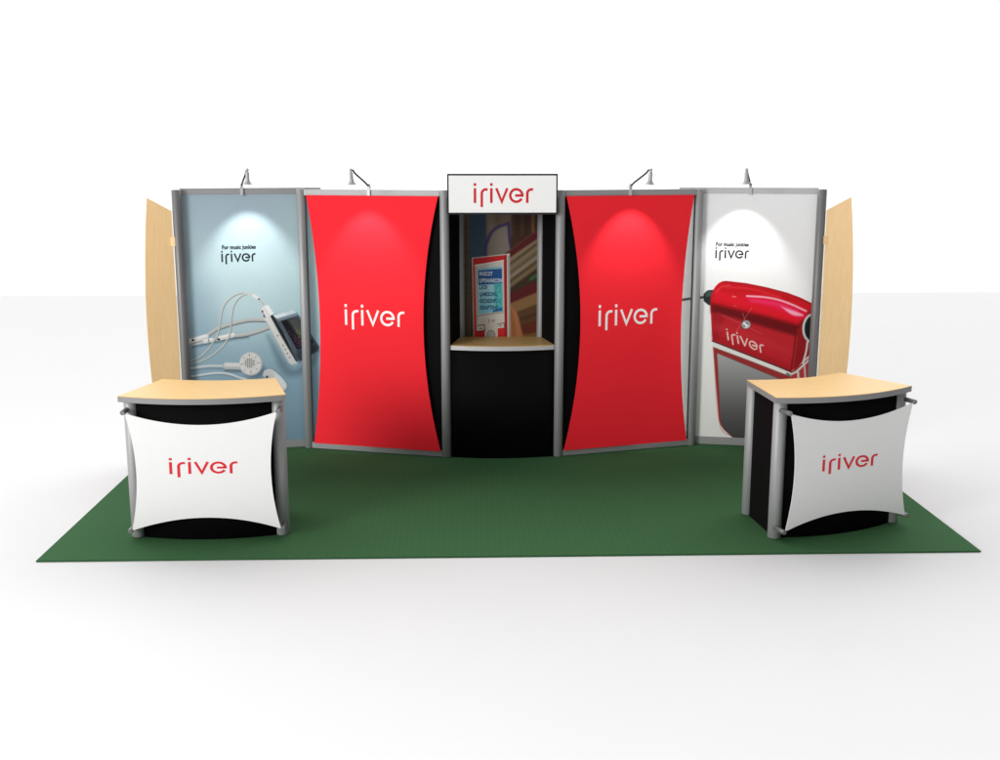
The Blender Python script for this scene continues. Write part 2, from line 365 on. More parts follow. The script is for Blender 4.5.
# ---- blue print: player and earphones
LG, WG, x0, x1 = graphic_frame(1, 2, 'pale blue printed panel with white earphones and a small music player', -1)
A = Art(x0, x1, .071, 2.216, .0037, (160, 185, 195))
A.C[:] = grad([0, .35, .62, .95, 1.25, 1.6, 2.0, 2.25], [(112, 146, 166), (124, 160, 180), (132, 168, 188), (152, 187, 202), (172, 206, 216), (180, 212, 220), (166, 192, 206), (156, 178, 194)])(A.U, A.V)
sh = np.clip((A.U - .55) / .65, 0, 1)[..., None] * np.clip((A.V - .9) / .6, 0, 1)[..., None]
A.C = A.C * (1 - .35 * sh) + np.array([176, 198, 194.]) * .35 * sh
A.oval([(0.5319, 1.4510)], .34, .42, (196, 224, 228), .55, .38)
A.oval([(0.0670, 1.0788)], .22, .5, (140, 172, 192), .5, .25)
A.C += (rng.normal(0, 1, A.C.shape[:2])[..., None]) * 2.2
grey = (196, 197, 195); white = (226, 227, 226); dk = (70, 84, 92)
# soft contact shadows
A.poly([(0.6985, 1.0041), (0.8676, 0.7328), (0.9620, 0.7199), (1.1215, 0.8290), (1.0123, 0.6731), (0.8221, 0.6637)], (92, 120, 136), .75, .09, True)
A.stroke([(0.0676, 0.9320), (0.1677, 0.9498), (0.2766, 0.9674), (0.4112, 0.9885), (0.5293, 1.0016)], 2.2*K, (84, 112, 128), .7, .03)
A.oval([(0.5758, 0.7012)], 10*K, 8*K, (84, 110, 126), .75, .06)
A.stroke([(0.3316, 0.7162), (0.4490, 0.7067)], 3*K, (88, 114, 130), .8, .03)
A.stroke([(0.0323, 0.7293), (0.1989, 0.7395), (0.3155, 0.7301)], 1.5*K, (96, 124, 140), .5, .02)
# thick cables
for P in ([(0.1710, 1.0147), (0.2310, 1.0557), (0.2907, 1.0882), (0.4174, 1.1254), (0.5524, 1.1486), (0.6871, 1.1442)], [(0.3956, 1.0134), (0.5134, 1.0231), (0.6156, 1.0473), (0.7185, 1.0821)]):
    A.stroke([(u, v - 1.7*K) for u, v in P], 1.6*K, (66, 80, 88), .85, .008)
    A.stroke(P, 3.3*K, (178, 180, 178)); A.stroke([(u, v + .7*K) for u, v in P], 1.3*K, (206, 208, 206), .9, .008)
A.stroke([(0.0356, 0.9506), (0.0938, 0.9604), (0.1690, 0.9749)], 2.4*K, (206, 210, 210))
for P, w in (([(0.0372, 0.9807), (0.1794, 1.0178)], 5.2), ([(0.2738, 0.9970), (0.4044, 1.0235)], 4.8), ([(0.1649, 0.9751), (0.2277, 0.9883)], 4.2)):
    A.stroke([(u, v - 1.2*K) for u, v in P], w*K, (104, 122, 132), .6, .01); A.stroke(P, w*K, (216, 217, 216)); A.stroke([(u, v + .8*K) for u, v in P], w*.4*K, (240, 240, 240), .9, .008)
A.oval([(0.0707, 0.9907)], 1.3*K, 1.0*K, (40, 44, 46)); A.oval([(0.2826, 0.9898)], 1.4*K, 1.1*K, (40, 44, 46)); A.stroke([(0.1996, 0.9911), (0.2003, 0.9703)], .7*K, (70, 74, 76))
# thin loops
LA = [(0.5288, 1.3790), (0.4873, 1.3836), (0.4281, 1.3638), (0.3679, 1.3183), (0.3303, 1.2593), (0.3095, 1.1868), (0.2936, 1.0968), (0.2699, 1.0197), (0.2413, 0.9774), (0.1976, 0.9157), (0.1427, 0.8631), (0.0888, 0.8288), (0.0196, 0.8021)]
LBp = [(0.5329, 1.3763), (0.4861, 1.3561), (0.4434, 1.3152), (0.4180, 1.2678), (0.4039, 1.2140), (0.3922, 1.1418), (0.3856, 1.0693), (0.3650, 1.0032), (0.3461, 0.9735), (0.3148, 0.9294), (0.2600, 0.8828), (0.2117, 0.8482), (0.1580, 0.8199), (0.0988, 0.7979), (0.0185, 0.7813)]
for P in (LA, LBp):
    A.stroke([(u + .5*K, v - .4*K) for u, v in P], 1.5*K, (118, 130, 134), .75, .006); A.stroke(P, 1.05*K, (208, 206, 200))
A.stroke([(0.5205, 1.3792), (0.5620, 1.3729), (0.5949, 1.3582)], 1.7*K, (208, 206, 202)); A.stroke([(0.5907, 1.3601), (0.6315, 1.3314)], 2.9*K, (228, 230, 230))
A.oval([(0.6354, 1.3252)], 1.2*K, .9*K, (70, 74, 76)); A.stroke([(0.6394, 1.3190), (0.6595, 1.2969), (0.6793, 1.2660)], 1.4*K, (190, 190, 186))
# lower cables and earbuds
A.stroke([(0.0165, 0.7431), (0.1417, 0.7604), (0.2334, 0.7617), (0.3335, 0.7557)], 2.0*K, (208, 214, 216))
P = [(0.0128, 0.6735), (0.1381, 0.6888), (0.2302, 0.6970), (0.3138, 0.6933), (0.3802, 0.6763), (0.4298, 0.6529), (0.4964, 0.6295)]; A.stroke([(u, v - 1.3*K) for u, v in P], 1.6*K, (96, 122, 136), .6, .01); A.stroke(P, 2.1*K, (206, 216, 220))
P = [(0.3336, 0.7574), (0.4593, 0.7485)]; A.stroke(P, 6.8*K, (188, 190, 190)); A.stroke([(u, v + 1.2*K) for u, v in P], 3.6*K, (222, 223, 222), 1, .02)
A.oval([(0.5445, 0.7643)], 11.3*K, 12.0*K, (182, 184, 184)); A.oval([(0.5388, 0.7680)], 10.6*K, 11.2*K, (222, 222, 221), 1, .02); A.oval([(0.5383, 0.7769)], 7.5*K, 8*K, (213, 213, 212), .9, .03)
for i in range(-2, 3):
    for j in range(-2, 3):
        if abs(i) + abs(j) < 4:
            (u, v), = [(0.5322, 0.7736)]; A.oval([(u + (i + .2*(j % 2)) * 1.95*K, v + j * 1.95*K)], .62*K, .62*K, (72, 74, 76), .95)
for k in range(8):
    (u, v), = [(0.5379, 0.7681)]; c, s_ = math.cos(k*PI/4+.05), math.sin(k*PI/4+.05)
    A.stroke([(u + 7.6*K*c, v + 8*K*s_), (u + 9.2*K*c, v + 9.7*K*s_)], .7*K, (80, 82, 84), .8 if k % 2 == 0 else .45)
A.poly([(0.6389, 0.6630), (0.6565, 0.6985), (0.6929, 0.7120), (0.7293, 0.7033), (0.7806, 0.6566), (0.8266, 0.5993), (0.8441, 0.5592), (0.8297, 0.5205), (0.7646, 0.5058), (0.6817, 0.5811)], (92, 116, 130), .7, .05, True)
A.poly([(0.6389, 0.6630), (0.6566, 0.7003), (0.6929, 0.7137), (0.7293, 0.7033), (0.7806, 0.6566), (0.8266, 0.5993), (0.8441, 0.5610), (0.8254, 0.5207), (0.7735, 0.5143), (0.6991, 0.5892)], (204, 210, 213), 1, 0, True)
A.poly([(0.7368, 0.6764), (0.7868, 0.6386), (0.8275, 0.5787), (0.8261, 0.5386), (0.7923, 0.5581), (0.7522, 0.6312)], (224, 229, 232), .9, .03, True)
A.oval([(0.6756, 0.6436)], 1.5*K, 1.4*K, (30, 34, 38)); A.oval([(0.6793, 0.6505)], 4.8*K, 5*K, (190, 196, 198), .35, .03)
# player
A.poly([(0.7463, 1.1858), (0.9178, 1.2240), (0.9529, 1.2010), (1.1365, 0.8907), (1.1267, 0.8555), (0.9549, 0.7647), (0.8417, 1.0077)], (78, 92, 108))
A.poly([(0.9702, 0.9590), (1.1235, 0.8912), (1.1267, 0.8555), (0.9549, 0.7647), (0.9309, 0.8190)], (50, 60, 72), .8, .05)
A.poly([(0.7479, 1.1823), (0.9179, 1.2257), (0.9528, 1.1984), (0.7781, 1.1517)], grad([1.1, 1.5], [(205, 222, 228), (196, 214, 222)]))
A.poly([(0.7479, 1.1823), (0.8422, 1.2071), (0.8710, 1.1783), (0.7781, 1.1517)], (222, 236, 244), .9, .01)
A.poly([(0.7781, 1.1517), (0.9528, 1.1984), (0.9641, 1.1788), (0.7900, 1.1303)], (130, 148, 164), .9)
A.poly([(0.7225, 1.1839), (0.7463, 1.1858), (0.8417, 1.0077), (0.9484, 0.7774), (0.9291, 0.7676), (0.8059, 1.0090)], (38, 39, 41))
A.poly([(0.6810, 1.1392), (0.7225, 1.1822), (0.8059, 1.0090), (0.9292, 0.7693), (0.9408, 0.7564), (0.8921, 0.7425), (0.8627, 0.7641), (0.7412, 1.0113)], grad([.6, .8, 1.15], [(196, 197, 196), (210, 210, 208), (222, 223, 222)]))
A.stroke([(0.6866, 1.1312), (0.7462, 1.0076), (0.8655, 0.7684)], 1.1*K, (176, 180, 180), .7, .01)
A.stroke([(0.7255, 1.1743), (0.8041, 1.0073), (0.9259, 0.7748)], .7*K, (120, 122, 122), .7)
for f in (.2, .5, .62, .74, .86):
    (ua, va), (ub, vb) = [(0.7518, 1.0635), (0.8947, 0.7672)]; A.oval([(ua + (ub - ua) * f, va + (vb - va) * f)], .7*K, .9*K, (96, 98, 100), .8)
A.stroke([(0.8403, 1.0165), (0.9577, 0.7717), (1.1191, 0.8611)], .8*K, (150, 160, 168), .5)
A.poly([(0.8130, 1.1296), (0.9515, 1.1600), (1.0858, 0.9325), (0.9414, 0.8735)], (24, 25, 28))
A.poly([(0.8696, 1.1399), (0.9514, 1.1591), (1.0408, 1.0093), (0.9626, 0.9857)], (88, 90, 92), .8, .03)
for k in range(150):
    s_, t_ = rng.random(2); (ua, va), (ub, vb), (uc, vc) = [(0.8703, 1.0418), (0.9662, 1.0911), (0.9506, 0.8890)]
    u = ua + (ub - ua) * s_ + (uc - ua) * t_; v = va + (vb - va) * s_ + (vc - va) * t_
    c = (118, 62, 112) if s_ < .5 else ((140, 140, 60) if s_ < .8 else (76, 118, 70))
    A.oval([(u, v)], .5*K, .5*K, c, .35 + .4 * t_)
# plug block on the player
A.poly([(0.6415, 1.2273), (0.6489, 1.2427), (0.6753, 1.2696), (0.7116, 1.2720), (0.7553, 1.1977), (0.7240, 1.1778), (0.6817, 1.1357)], (226, 228, 228)); A.poly([(0.6794, 1.2677), (0.7116, 1.2711), (0.7536, 1.1995), (0.7258, 1.1812)], (242, 244, 245), .9, .015)
A.stroke([(0.6516, 1.2270), (0.6827, 1.1617)], 1.0*K, (120, 124, 126), .8, .008); A.oval([(0.6614, 1.2180)], .7*K, 1*K, (40, 42, 44)); A.oval([(0.6716, 1.1795)], .7*K, 1.2*K, (50, 52, 54))
g_ = A.C.mean(-1, keepdims=True); A.C = g_ + (A.C - g_) * .84 - 3
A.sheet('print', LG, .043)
logo('logo', LG, M['logo_dark'], .338, 1.650, .0700, .0427, .0006, .2); tagline(LG, .347, .28, 1.758, .0427)

# ---- white print: red player
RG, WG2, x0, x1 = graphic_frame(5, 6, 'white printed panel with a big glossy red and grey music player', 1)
A = Art(x0, x1, .071, 2.216, .0037, (214, 215, 213))
A.C[:] = grad([0, .5, 1.0, 1.5, 2.25], [(232, 232, 228), (236, 236, 232), (241, 241, 238), (243, 243, 243), (240, 241, 243)])(A.U, A.V)
A.C += (rng.normal(0, 1, A.C.shape[:2])[..., None]) * 1.2
A.stroke([(-0.1517, 1.2871), (-0.0484, 1.3061), (0.0805, 1.3228)], 2.6*K, (64, 74, 74)); A.stroke([(-0.1520, 1.2951), (-0.0486, 1.3131), (0.0802, 1.3298)], .8*K, (140, 150, 150), .8)
A.poly([(0.0675, 1.3489), (0.0999, 1.3820), (0.1555, 1.3875), (0.1520, 1.2452), (0.1087, 1.2548), (0.0714, 1.2875)], (34, 48, 44)); A.poly([(0.0796, 1.3491), (0.1046, 1.3707), (0.1388, 1.3731), (0.1360, 1.3327), (0.0891, 1.3230)], (84, 104, 96), .7, .02)
# lower body
LO = [(0.1648, 0.8911), (0.2036, 0.5421), (0.2415, 0.2252), (0.2571, 0.1801), (0.2886, 0.1356), (0.3700, 0.0656), (0.4508, 0.0103), (0.5581, -0.0547), (0.9550, -0.0367), (1.0238, 0.6149), (1.0043, 0.8269), (0.8832, 0.7169), (0.8409, 0.6800)]
A.poly(LO, (156, 48, 48)); A.stroke([(0.1672, 0.8733), (0.2458, 0.2016), (0.3733, 0.0713), (0.5408, -0.0555)], .8*K, (190, 96, 82), .6, .012)
A.poly([(0.2006, 0.8350), (0.6631, 0.6546), (0.8561, 0.5789), (0.9293, -0.0379), (0.5460, -0.0553), (0.4420, 0.0136), (0.3735, 0.0658), (0.2973, 0.1360), (0.2695, 0.1770), (0.2554, 0.2258), (0.2262, 0.5429)], lambda U, V: grad([.05, .3, .6, .85], [(64, 64, 64), (92, 92, 92), (140, 140, 140), (176, 176, 176)])(U, V))
A.stroke([(0.2043, 0.8306), (0.6633, 0.6510), (0.8563, 0.5736)], .8*K, (110, 20, 26), .8, .01, False); A.stroke([(0.2017, 0.8306), (0.2279, 0.5429), (0.2572, 0.2259), (0.2972, 0.1396), (0.3877, 0.0609)], .7*K, (110, 74, 70), .6, .012)
A.poly([(0.8418, 0.6623), (0.8845, 0.6903), (1.0048, 0.8181), (1.0257, 0.5794), (0.9550, -0.0367), (0.9207, -0.0383)], (176, 60, 60), .9, .02)
A.stroke([(0.9019, 0.6820), (0.9314, 0.4330), (0.9324, 0.0717)], 2.2*K, (222, 218, 214), .9, .012); A.stroke([(0.9541, 0.7369), (0.9777, 0.5242)], 1.6*K, (222, 218, 214), .9, .012)
# cap
CAP = [(0.2551, 1.4662), (0.2212, 1.4603), (0.1961, 1.4476), (0.1681, 1.4174), (0.1440, 1.3715), (0.1320, 1.3239), (0.1270, 1.2711), (0.1455, 1.0684), (0.1578, 0.9408), (0.4864, 0.8203), (0.8405, 0.6889), (0.8866, 0.7170), (0.9814, 0.8297), (1.0184, 0.8801), (1.0142, 1.2773), (0.9853, 1.2879), (0.8860, 1.3351), (0.7837, 1.3712), (0.6049, 1.4162), (0.4259, 1.4493)]
A.poly(CAP, (190, 32, 42), 1, .008)
A.poly([(0.2551, 1.4662), (0.2212, 1.4603), (0.1961, 1.4476), (0.1681, 1.4174), (0.1440, 1.3715), (0.1320, 1.3239), (0.1287, 1.2711), (0.1358, 1.2185), (0.3004, 1.1782), (0.5583, 1.1316), (0.8670, 1.0428), (0.9434, 1.1932), (0.9978, 1.2726), (0.9853, 1.2879), (0.8860, 1.3351), (0.7837, 1.3712), (0.6049, 1.4162), (0.4259, 1.4493)], (206, 18, 32), 1, .012)
A.poly([(0.1727, 1.3860), (0.3369, 1.3369), (0.6367, 1.2734), (0.9447, 1.1671), (0.9055, 1.1138), (0.5980, 1.1939), (0.3400, 1.2582), (0.1498, 1.3067)], (228, 20, 44), .8, .06)
A.poly([(0.2302, 1.4483), (0.4267, 1.4302), (0.6059, 1.3945), (0.7849, 1.3461), (0.8875, 1.3049), (0.7698, 1.3110), (0.5992, 1.3553), (0.4202, 1.3822), (0.2233, 1.4045)], (176, 10, 22), .55, .03)
A.poly([(0.1339, 1.2712), (0.3414, 1.2231), (0.5991, 1.1676), (0.8812, 1.0957), (0.9209, 1.1404), (0.9015, 1.0262), (0.8692, 0.9990), (0.6035, 1.0712), (0.3446, 1.1440), (0.1367, 1.1920)], (92, 8, 14), .85, .05)
A.poly([(0.4223, 1.3299), (0.6773, 1.3091), (0.9174, 1.2100), (0.8949, 1.1572), (0.6805, 1.2395), (0.4663, 1.2959)], (236, 24, 82), .8, .05, True)
A.stroke([(0.4390, 1.3390), (0.5918, 1.3317), (0.7160, 1.3090), (0.8306, 1.2689), (0.9421, 1.2192)], 1.9*K, (250, 186, 200), .95, .014); A.stroke([(0.4831, 1.3006), (0.6873, 1.2745), (0.8583, 1.2173)], 3.2*K, (240, 70, 116), .55, .035); A.stroke([(0.1733, 1.3686), (0.2228, 1.4176), (0.2907, 1.4285)], 1.6*K, (238, 84, 84), .6, .02); A.stroke([(0.2486, 1.4137), (0.4619, 1.4004), (0.7181, 1.3360)], 2.2*K, (232, 48, 58), .7, .03)
A.poly([(0.7304, 1.2536), (0.8073, 1.2292), (0.9013, 1.1966), (0.9192, 1.1752), (0.8264, 1.1835)], (252, 190, 206), .85, .02, True)
A.stroke([(0.2383, 1.4589), (0.4261, 1.4432), (0.6052, 1.4101), (0.7839, 1.3651), (0.9805, 1.2843)], .9*K, (110, 10, 18), .7, .012)
A.oval([(0.3286, 1.3315)], 2.2*K, .7*K, (248, 150, 150), .8, .01, -.15); A.oval([(0.3403, 1.2511)], 1.8*K, .6*K, (226, 110, 110), .6, .01, -.25)
A.poly([(0.8670, 1.0428), (0.9218, 1.1230), (1.0066, 1.2641), (1.0361, 0.8630), (0.9814, 0.8297), (0.8866, 0.7170), (0.8420, 0.6925)], (142, 18, 26), .9, .02)
A.stroke([(0.8708, 1.0342), (0.8417, 0.6978)], 1.3*K, (112, 12, 18), .8, .02); A.stroke([(0.8818, 0.9994), (0.8578, 0.7161)], .8*K, (206, 70, 76), .6, .015)
A.poly([(0.1543, 1.1836), (0.2319, 1.1766), (0.2689, 1.1069), (0.2193, 1.0526), (0.2385, 0.9999), (0.1623, 0.9623)], (150, 18, 28), .55, .03, True); A.stroke([(0.1886, 1.1844), (0.2590, 1.1420), (0.2441, 1.0798), (0.2114, 1.0347), (0.2220, 0.9817)], 1.0*K, (206, 60, 66), .4, .02)
A.poly([(0.1571, 1.1042), (0.4343, 1.0404), (0.8407, 0.8926), (0.8441, 0.8221), (0.4380, 0.9521), (0.1597, 1.0333)], (196, 44, 54), .6, .06)
A.poly([(0.1520, 1.0065), (0.8311, 0.7419), (0.8405, 0.6889), (0.4864, 0.8203), (0.1578, 0.9408)], (150, 18, 26), .4, .05)
# white band
A.stroke([(0.1580, 0.9355), (0.4866, 0.8149), (0.8406, 0.6854)], 1.3*K, (54, 14, 14), .95, .008, False)
A.poly([(0.1602, 0.9231), (0.4870, 0.8043), (0.8412, 0.6747), (0.8428, 0.6409), (0.4885, 0.7704), (0.1634, 0.8839)], (232, 230, 226)); A.stroke([(0.1652, 0.8822), (0.4886, 0.7678), (0.8430, 0.6374)], .7*K, (120, 116, 110), .7)
A.stroke([(0.8419, 0.6587), (0.8890, 0.6851), (1.0052, 0.8092)], 2.0*K, (214, 210, 206), 1, 0, False); A.stroke([(0.8093, 0.6648), (0.8313, 0.6512)], 2.2*K, (86, 90, 84), .8)
# dark loop at the side
A.oval([(1.0041, 1.0726)], 10*K, 15*K, (205, 208, 206), 1, .008); A.oval([(1.0083, 1.0727)], 8.2*K, 13*K, (20, 30, 27), 1, .01); A.stroke([(0.9685, 0.9491), (0.9604, 0.8608), (0.9401, 0.7630)], 2.0*K, (218, 216, 212), .95)
# stone with sparkle
A.stroke([(0.4857, 1.2395), (0.3581, 1.0208)], .4*K, (244, 200, 200), .5); A.stroke([(0.2321, 1.1713), (0.5807, 1.0090)], .35*K, (240, 190, 190), .42); A.stroke([(0.4068, 1.1895), (0.4307, 1.1285)], .5*K, (240, 190, 190), .5)
A.oval([(0.4409, 1.0882)], 5*K, 4.9*K, (92, 60, 60)); A.oval([(0.4409, 1.0882)], 4.3*K, 4.2*K, (172, 172, 174))
for i, (a, b_, r_, c) in enumerate(((-1.6, 1.2, 1.3, 245), (1.4, 1.3, 1.1, 96), (.2, -.4, 1.2, 250), (-1.8, -1.5, 1.0, 110), (1.7, -1.5, 1.1, 226), (0, 2.6, .8, 130), (.1, -2.7, .8, 235))):
    (u, v), = [(0.4409, 1.0882)]; A.oval([(u + a*K, v + b_*K)], r_*K, r_*.8*K, (c, c, c + 4), .95)
# slanted lettering on the cap
(ua, va), (ub, vb), (uc, vc) = [(0.2887, 0.9480), (0.6097, 0.8364), (0.2746, 1.0257)]
for s_ in logo_strokes():
    m2 = [(ua + (ub - ua) * a / 4.083 + (uc - ua) * c, va + (vb - va) * a / 4.083 + (vc - va) * c) for a, c in s_]
    if len(m2) == 2:
        (a0, b0), (a1, b1) = m2; ll = math.hypot(a1 - a0, b1 - b0); e = min(.42, .75*K / ll)
        m2 = [(a0 + (a1 - a0) * e, b0 + (b1 - b0) * e), (a1 + (a0 - a1) * e, b1 + (b0 - b1) * e)]
    A.stroke(m2, 1.45*K, (232, 202, 194), 1, 0, False)
A.sheet('print', RG, .043)
logo('logo', RG, M['logo_dark'], .155, 1.663, .0700, .0427, .0006, .19); tagline(RG, .158, .278, 1.768, .0427)

# ------------------------------------------------------------------ central kiosk
KI = thing('display_kiosk', 'tall black kiosk with a white header sign, maple shelf and handheld device picture', 'kiosk', (0, 0, 0))
XI, YI = .354, .45
for x in (-XI, XI): obj('post', post_mesh(x, YI, .001, 2.2, RP), M['alu'], KI)
for sx in (-1, 1):
    d = Vector((XI - .478, YI)).normalized(); a = Vector((.478, 0)) + d * (RP + .002); c = Vector((XI, YI)) - d * .01
    n = Vector((d.y, -d.x)) * .006
    o4 = [a + n, c + n, c - n, a - n]; o4 = [(sx * p.x, p.y) for p in o4]
    obj('side_panel', prism(bmesh.new(), o4 if sx > 0 else o4[::-1], .001, 2.2), M['black'], KI)
front = arc((-.438, 0), (.438, 0), .062, 32)
obj('front_panel', prism(bmesh.new(), front + [(x, y + .016) for x, y in front[::-1]], .001, .9305, True), M['black'], KI)
top = arc((-.436, -.006), (.436, -.006), .066, 32) + [(XI + .002, YI - .004), (-XI - .002, YI - .004)]
sh_ = obj('shelf', prism(bmesh.new(), [(x * .999, y * .999) for x, y in top], .9665, .9705), M['wood_top'], KI)
obj('edge_trim', prism(bmesh.new(), top, .931, .966), M['alu_pale'], sh_)
obj('top_cover', prism(bmesh.new(), [(-.43, -.038), (.43, -.038), (XI + .012, YI + .04), (-XI - .012, YI + .04)], 2.201, 2.215), M['black'], KI)
sg = obj('header_sign', box(bmesh.new(), -.4515, .4455, -.105, -.042, 2.063, 2.389, .003), M['soft_black'], KI)
sf = obj('sign_face', box(bmesh.new(), -.439, .433, -.1085, -.1052, 2.079, 2.375), M['sign'], sg)
logo('logo', sg, M['logo_red'], -.238, 2.156, .1188, -.1086, .001)

# ---- device picture behind the shelf
YG = .452
XA, XB = -XI + .02, XI - .02
A = Art(XA, XB, .94, 2.199, .003, (84, 64, 46))
A.poly([(-0.3508, 2.1609), (-0.2562, 2.1608), (-0.2537, 0.9414), (-0.3595, 0.9419)], (124, 108, 84)); A.poly([(-0.3124, 2.1183), (-0.2951, 2.1183), (-0.2978, 0.9416), (-0.3198, 0.9417)], (88, 66, 50), .7, .01)
for yy in (232, 241, 256, 268, 283, 296, 312, 322): A.stroke([(XA, 1.0 + (336 - yy) * .0088), (XA + .06, 1.0 + (336.6 - yy) * .0088)], .8*K, (72, 54, 42), .7, .006)
A.poly([(-0.2699, 2.1608), (-0.1236, 2.1606), (-0.1267, 1.6277), (-0.2642, 1.6281)], grad([1.6, 2.2], [(74, 118, 162), (56, 100, 150)]))
A.poly([(-0.1271, 2.1606), (0.0969, 2.1603), (0.0892, 1.6271), (-0.1285, 1.6277)], (150, 132, 118)); A.poly([(-0.1185, 2.1606), (-0.0582, 2.1605), (-0.0672, 1.9212), (-0.1192, 1.8526)], (176, 160, 146), .8, .02); A.stroke([(-0.0324, 2.1179), (-0.0239, 1.9469)], 1.2*K, (110, 90, 84), .6, .01)
A.poly([(-0.1320, 1.6277), (-0.1281, 1.7663), (-0.0845, 1.8749), (-0.0221, 1.9289), (0.0635, 1.9596), (0.0732, 1.8349), (0.0855, 1.7572), (0.0892, 1.6271)], (176, 172, 166))
A.stroke([(-0.1319, 1.6624), (-0.1281, 1.7663), (-0.0845, 1.8749), (-0.0221, 1.9289), (0.0653, 1.9596)], 2.8*K, (88, 66, 158), 1, .006); A.stroke([(0.0678, 1.9639), (0.0750, 1.8349), (0.0890, 1.7485)], 2.6*K, (76, 54, 148), 1, .006)
A.poly([(0.0883, 2.1603), (0.3385, 2.1600), (0.3403, 1.8860), (0.0890, 1.7312)], (92, 58, 44))
for k in range(6): A.stroke([(.10 + .042*k, 2.2), (.10 + .042*k, 1.86)], 1.6*K, (64, 38, 32) if k % 2 else (128, 88, 60), .6, .012)
A.poly([(0.2696, 2.1175), (0.2869, 2.1175), (0.2882, 1.8861), (0.2709, 1.8775)], (188, 150, 70), .8, .01)

for o_, w_, c in ((10, 5, (196, 178, 138)), (14, 3, (112, 90, 66)), (18, 5, (186, 166, 128)), (23, 4, (142, 126, 104)), (27, 4, (202, 190, 168)), (31, 3, (116, 98, 72)), (35, 4, (178, 156, 112))):
    (u0_, v0_), (u1_, v1_) = [(0.0369, 1.6967), (0.3401, 1.9204)]; A.stroke([(u0_, v0_ - o_ * .0088), (u1_, v1_ - o_ * .0088)], w_*K, c, .95, .02)
A.poly([(0.0369, 1.7010), (0.3401, 1.9247), (0.3406, 1.8429), (0.0369, 1.6359)], (128, 32, 40), 1, .01); A.stroke([(0.0543, 1.7053), (0.3401, 1.9204)], .6*K, (190, 170, 160), .6)
A.poly([(0.2468, 1.4783), (0.3078, 1.5218), (0.3254, 1.5043), (0.2557, 1.4608)], (70, 190, 96), .85, .01)
A.poly([(0.0459, 1.3299), (0.3431, 1.4780), (0.3438, 1.3728), (0.0460, 1.2506)], (132, 32, 36)); A.poly([(0.0460, 1.2506), (0.3438, 1.3728), (0.3445, 1.2671), (0.0460, 1.1534)], (186, 142, 84)); A.poly([(0.0460, 1.1534), (0.3445, 1.2671), (0.3467, 0.9384), (0.0462, 0.9399)], (126, 86, 50))
A.stroke([(0.0461, 1.0824), (0.3451, 1.1787)], 3*K, (98, 62, 38), .8, .02); A.poly([(0.1166, 1.0465), (0.3454, 1.1343), (0.3464, 0.9920), (0.1169, 0.9395)], (138, 54, 34), .9, .02); A.stroke([(0.0639, 0.9577), (0.3464, 0.9920)], 3*K, (180, 150, 80), .8, .02)
A.poly([(0.0723, 1.2417), (0.1075, 1.2239), (0.1427, 1.1795), (0.1694, 1.0819), (0.1921, 0.9213), (0.0551, 0.9220)], (236, 150, 90), 1, .006, True); A.stroke([(0.0811, 1.2063), (0.1077, 1.0999), (0.1168, 0.9574)], 3.4*K, (190, 110, 60), .6, .03)
# the street behind is out of focus; kiosk shade is painted in by darkening
for ax in (0, 1):
    for k in range(7): A.C = (np.roll(A.C, 1, ax) + 2 * A.C + np.roll(A.C, -1, ax)) / 4
g_ = A.C.mean(-1, keepdims=True); A.C = (g_ + (A.C - g_) * .82) * np.array([.72, .68, .64])
# the device
A.poly([(-0.2518, 1.6645), (0.0560, 1.6984), (0.0786, 1.7035), (0.0851, 0.8950), (-0.2416, 0.8967)], (198, 198, 190)); A.poly([(-0.2449, 1.6576), (0.0508, 1.6897), (0.0586, 0.8951), (-0.2346, 0.8966)], (206, 40, 44)); A.poly([(0.0282, 1.6793), (0.0508, 1.6897), (0.0586, 0.8951), (0.0339, 0.8953)], (150, 24, 30), .8, .01)
A.stroke([(0.0700, 1.6792), (0.0780, 0.9397)], 1.2*K, (122, 124, 118), .8, .006); A.stroke([(-0.2414, 1.6541), (-0.2326, 0.9413)], .8*K, (236, 120, 112), .6)
A.poly([(-0.2260, 1.6019), (0.0256, 1.6429), (0.0338, 1.0505), (-0.2128, 1.0214)], (214, 208, 198)); A.stroke([(-0.2261, 1.5984), (0.0256, 1.6412)], .8*K, (250, 246, 238), .9)
A.poly([(-0.2260, 1.6019), (-0.2035, 1.5845), (-0.1947, 1.1633), (-0.2146, 1.0214)], (182, 176, 168), .8, .008)
A.poly([(-0.2001, 1.5688), (0.0091, 1.5925), (0.0161, 1.1977), (-0.1929, 1.1686)], grad([1.2, 1.42, 1.62], [(136, 204, 220), (176, 222, 232), (160, 212, 228)]))
A.poly([(-0.1984, 1.5583), (0.0099, 1.5751), (0.0117, 1.4397), (-0.1963, 1.4273)], (40, 88, 150)); A.poly([(-0.1983, 1.5688), (0.0091, 1.5925), (0.0099, 1.5699), (-0.1984, 1.5514)], (150, 196, 206), .9, .006)
A.poly([(-0.0591, 1.4356), (0.0117, 1.4459), (0.0153, 1.1978), (-0.0330, 1.2156), (-0.0505, 1.2951)], (40, 160, 164), .75, .04); A.poly([(-0.0594, 1.2104), (0.0144, 1.2296), (0.0153, 1.1978), (-0.0770, 1.1840)], (36, 96, 158), .85, .012)
A.stroke([(-0.0154, 1.4004), (-0.0329, 1.3654), (-0.0067, 1.3301), (-0.0330, 1.2862), (-0.0067, 1.2420)], 1.0*K, (150, 232, 220), .7, .006)
A.stroke([(-0.2070, 1.1562), (0.0276, 1.1853)], .8*K, (128, 122, 116), .9); A.stroke([(-0.1070, 1.1230), (-0.1044, 1.0973)], .7*K, (110, 104, 100)); A.stroke([(-0.0859, 1.1238), (-0.0771, 1.1007), (-0.0683, 1.1220), (-0.0595, 1.1007), (-0.0507, 1.1254)], .6*K, (130, 124, 118), .9, 0, False)
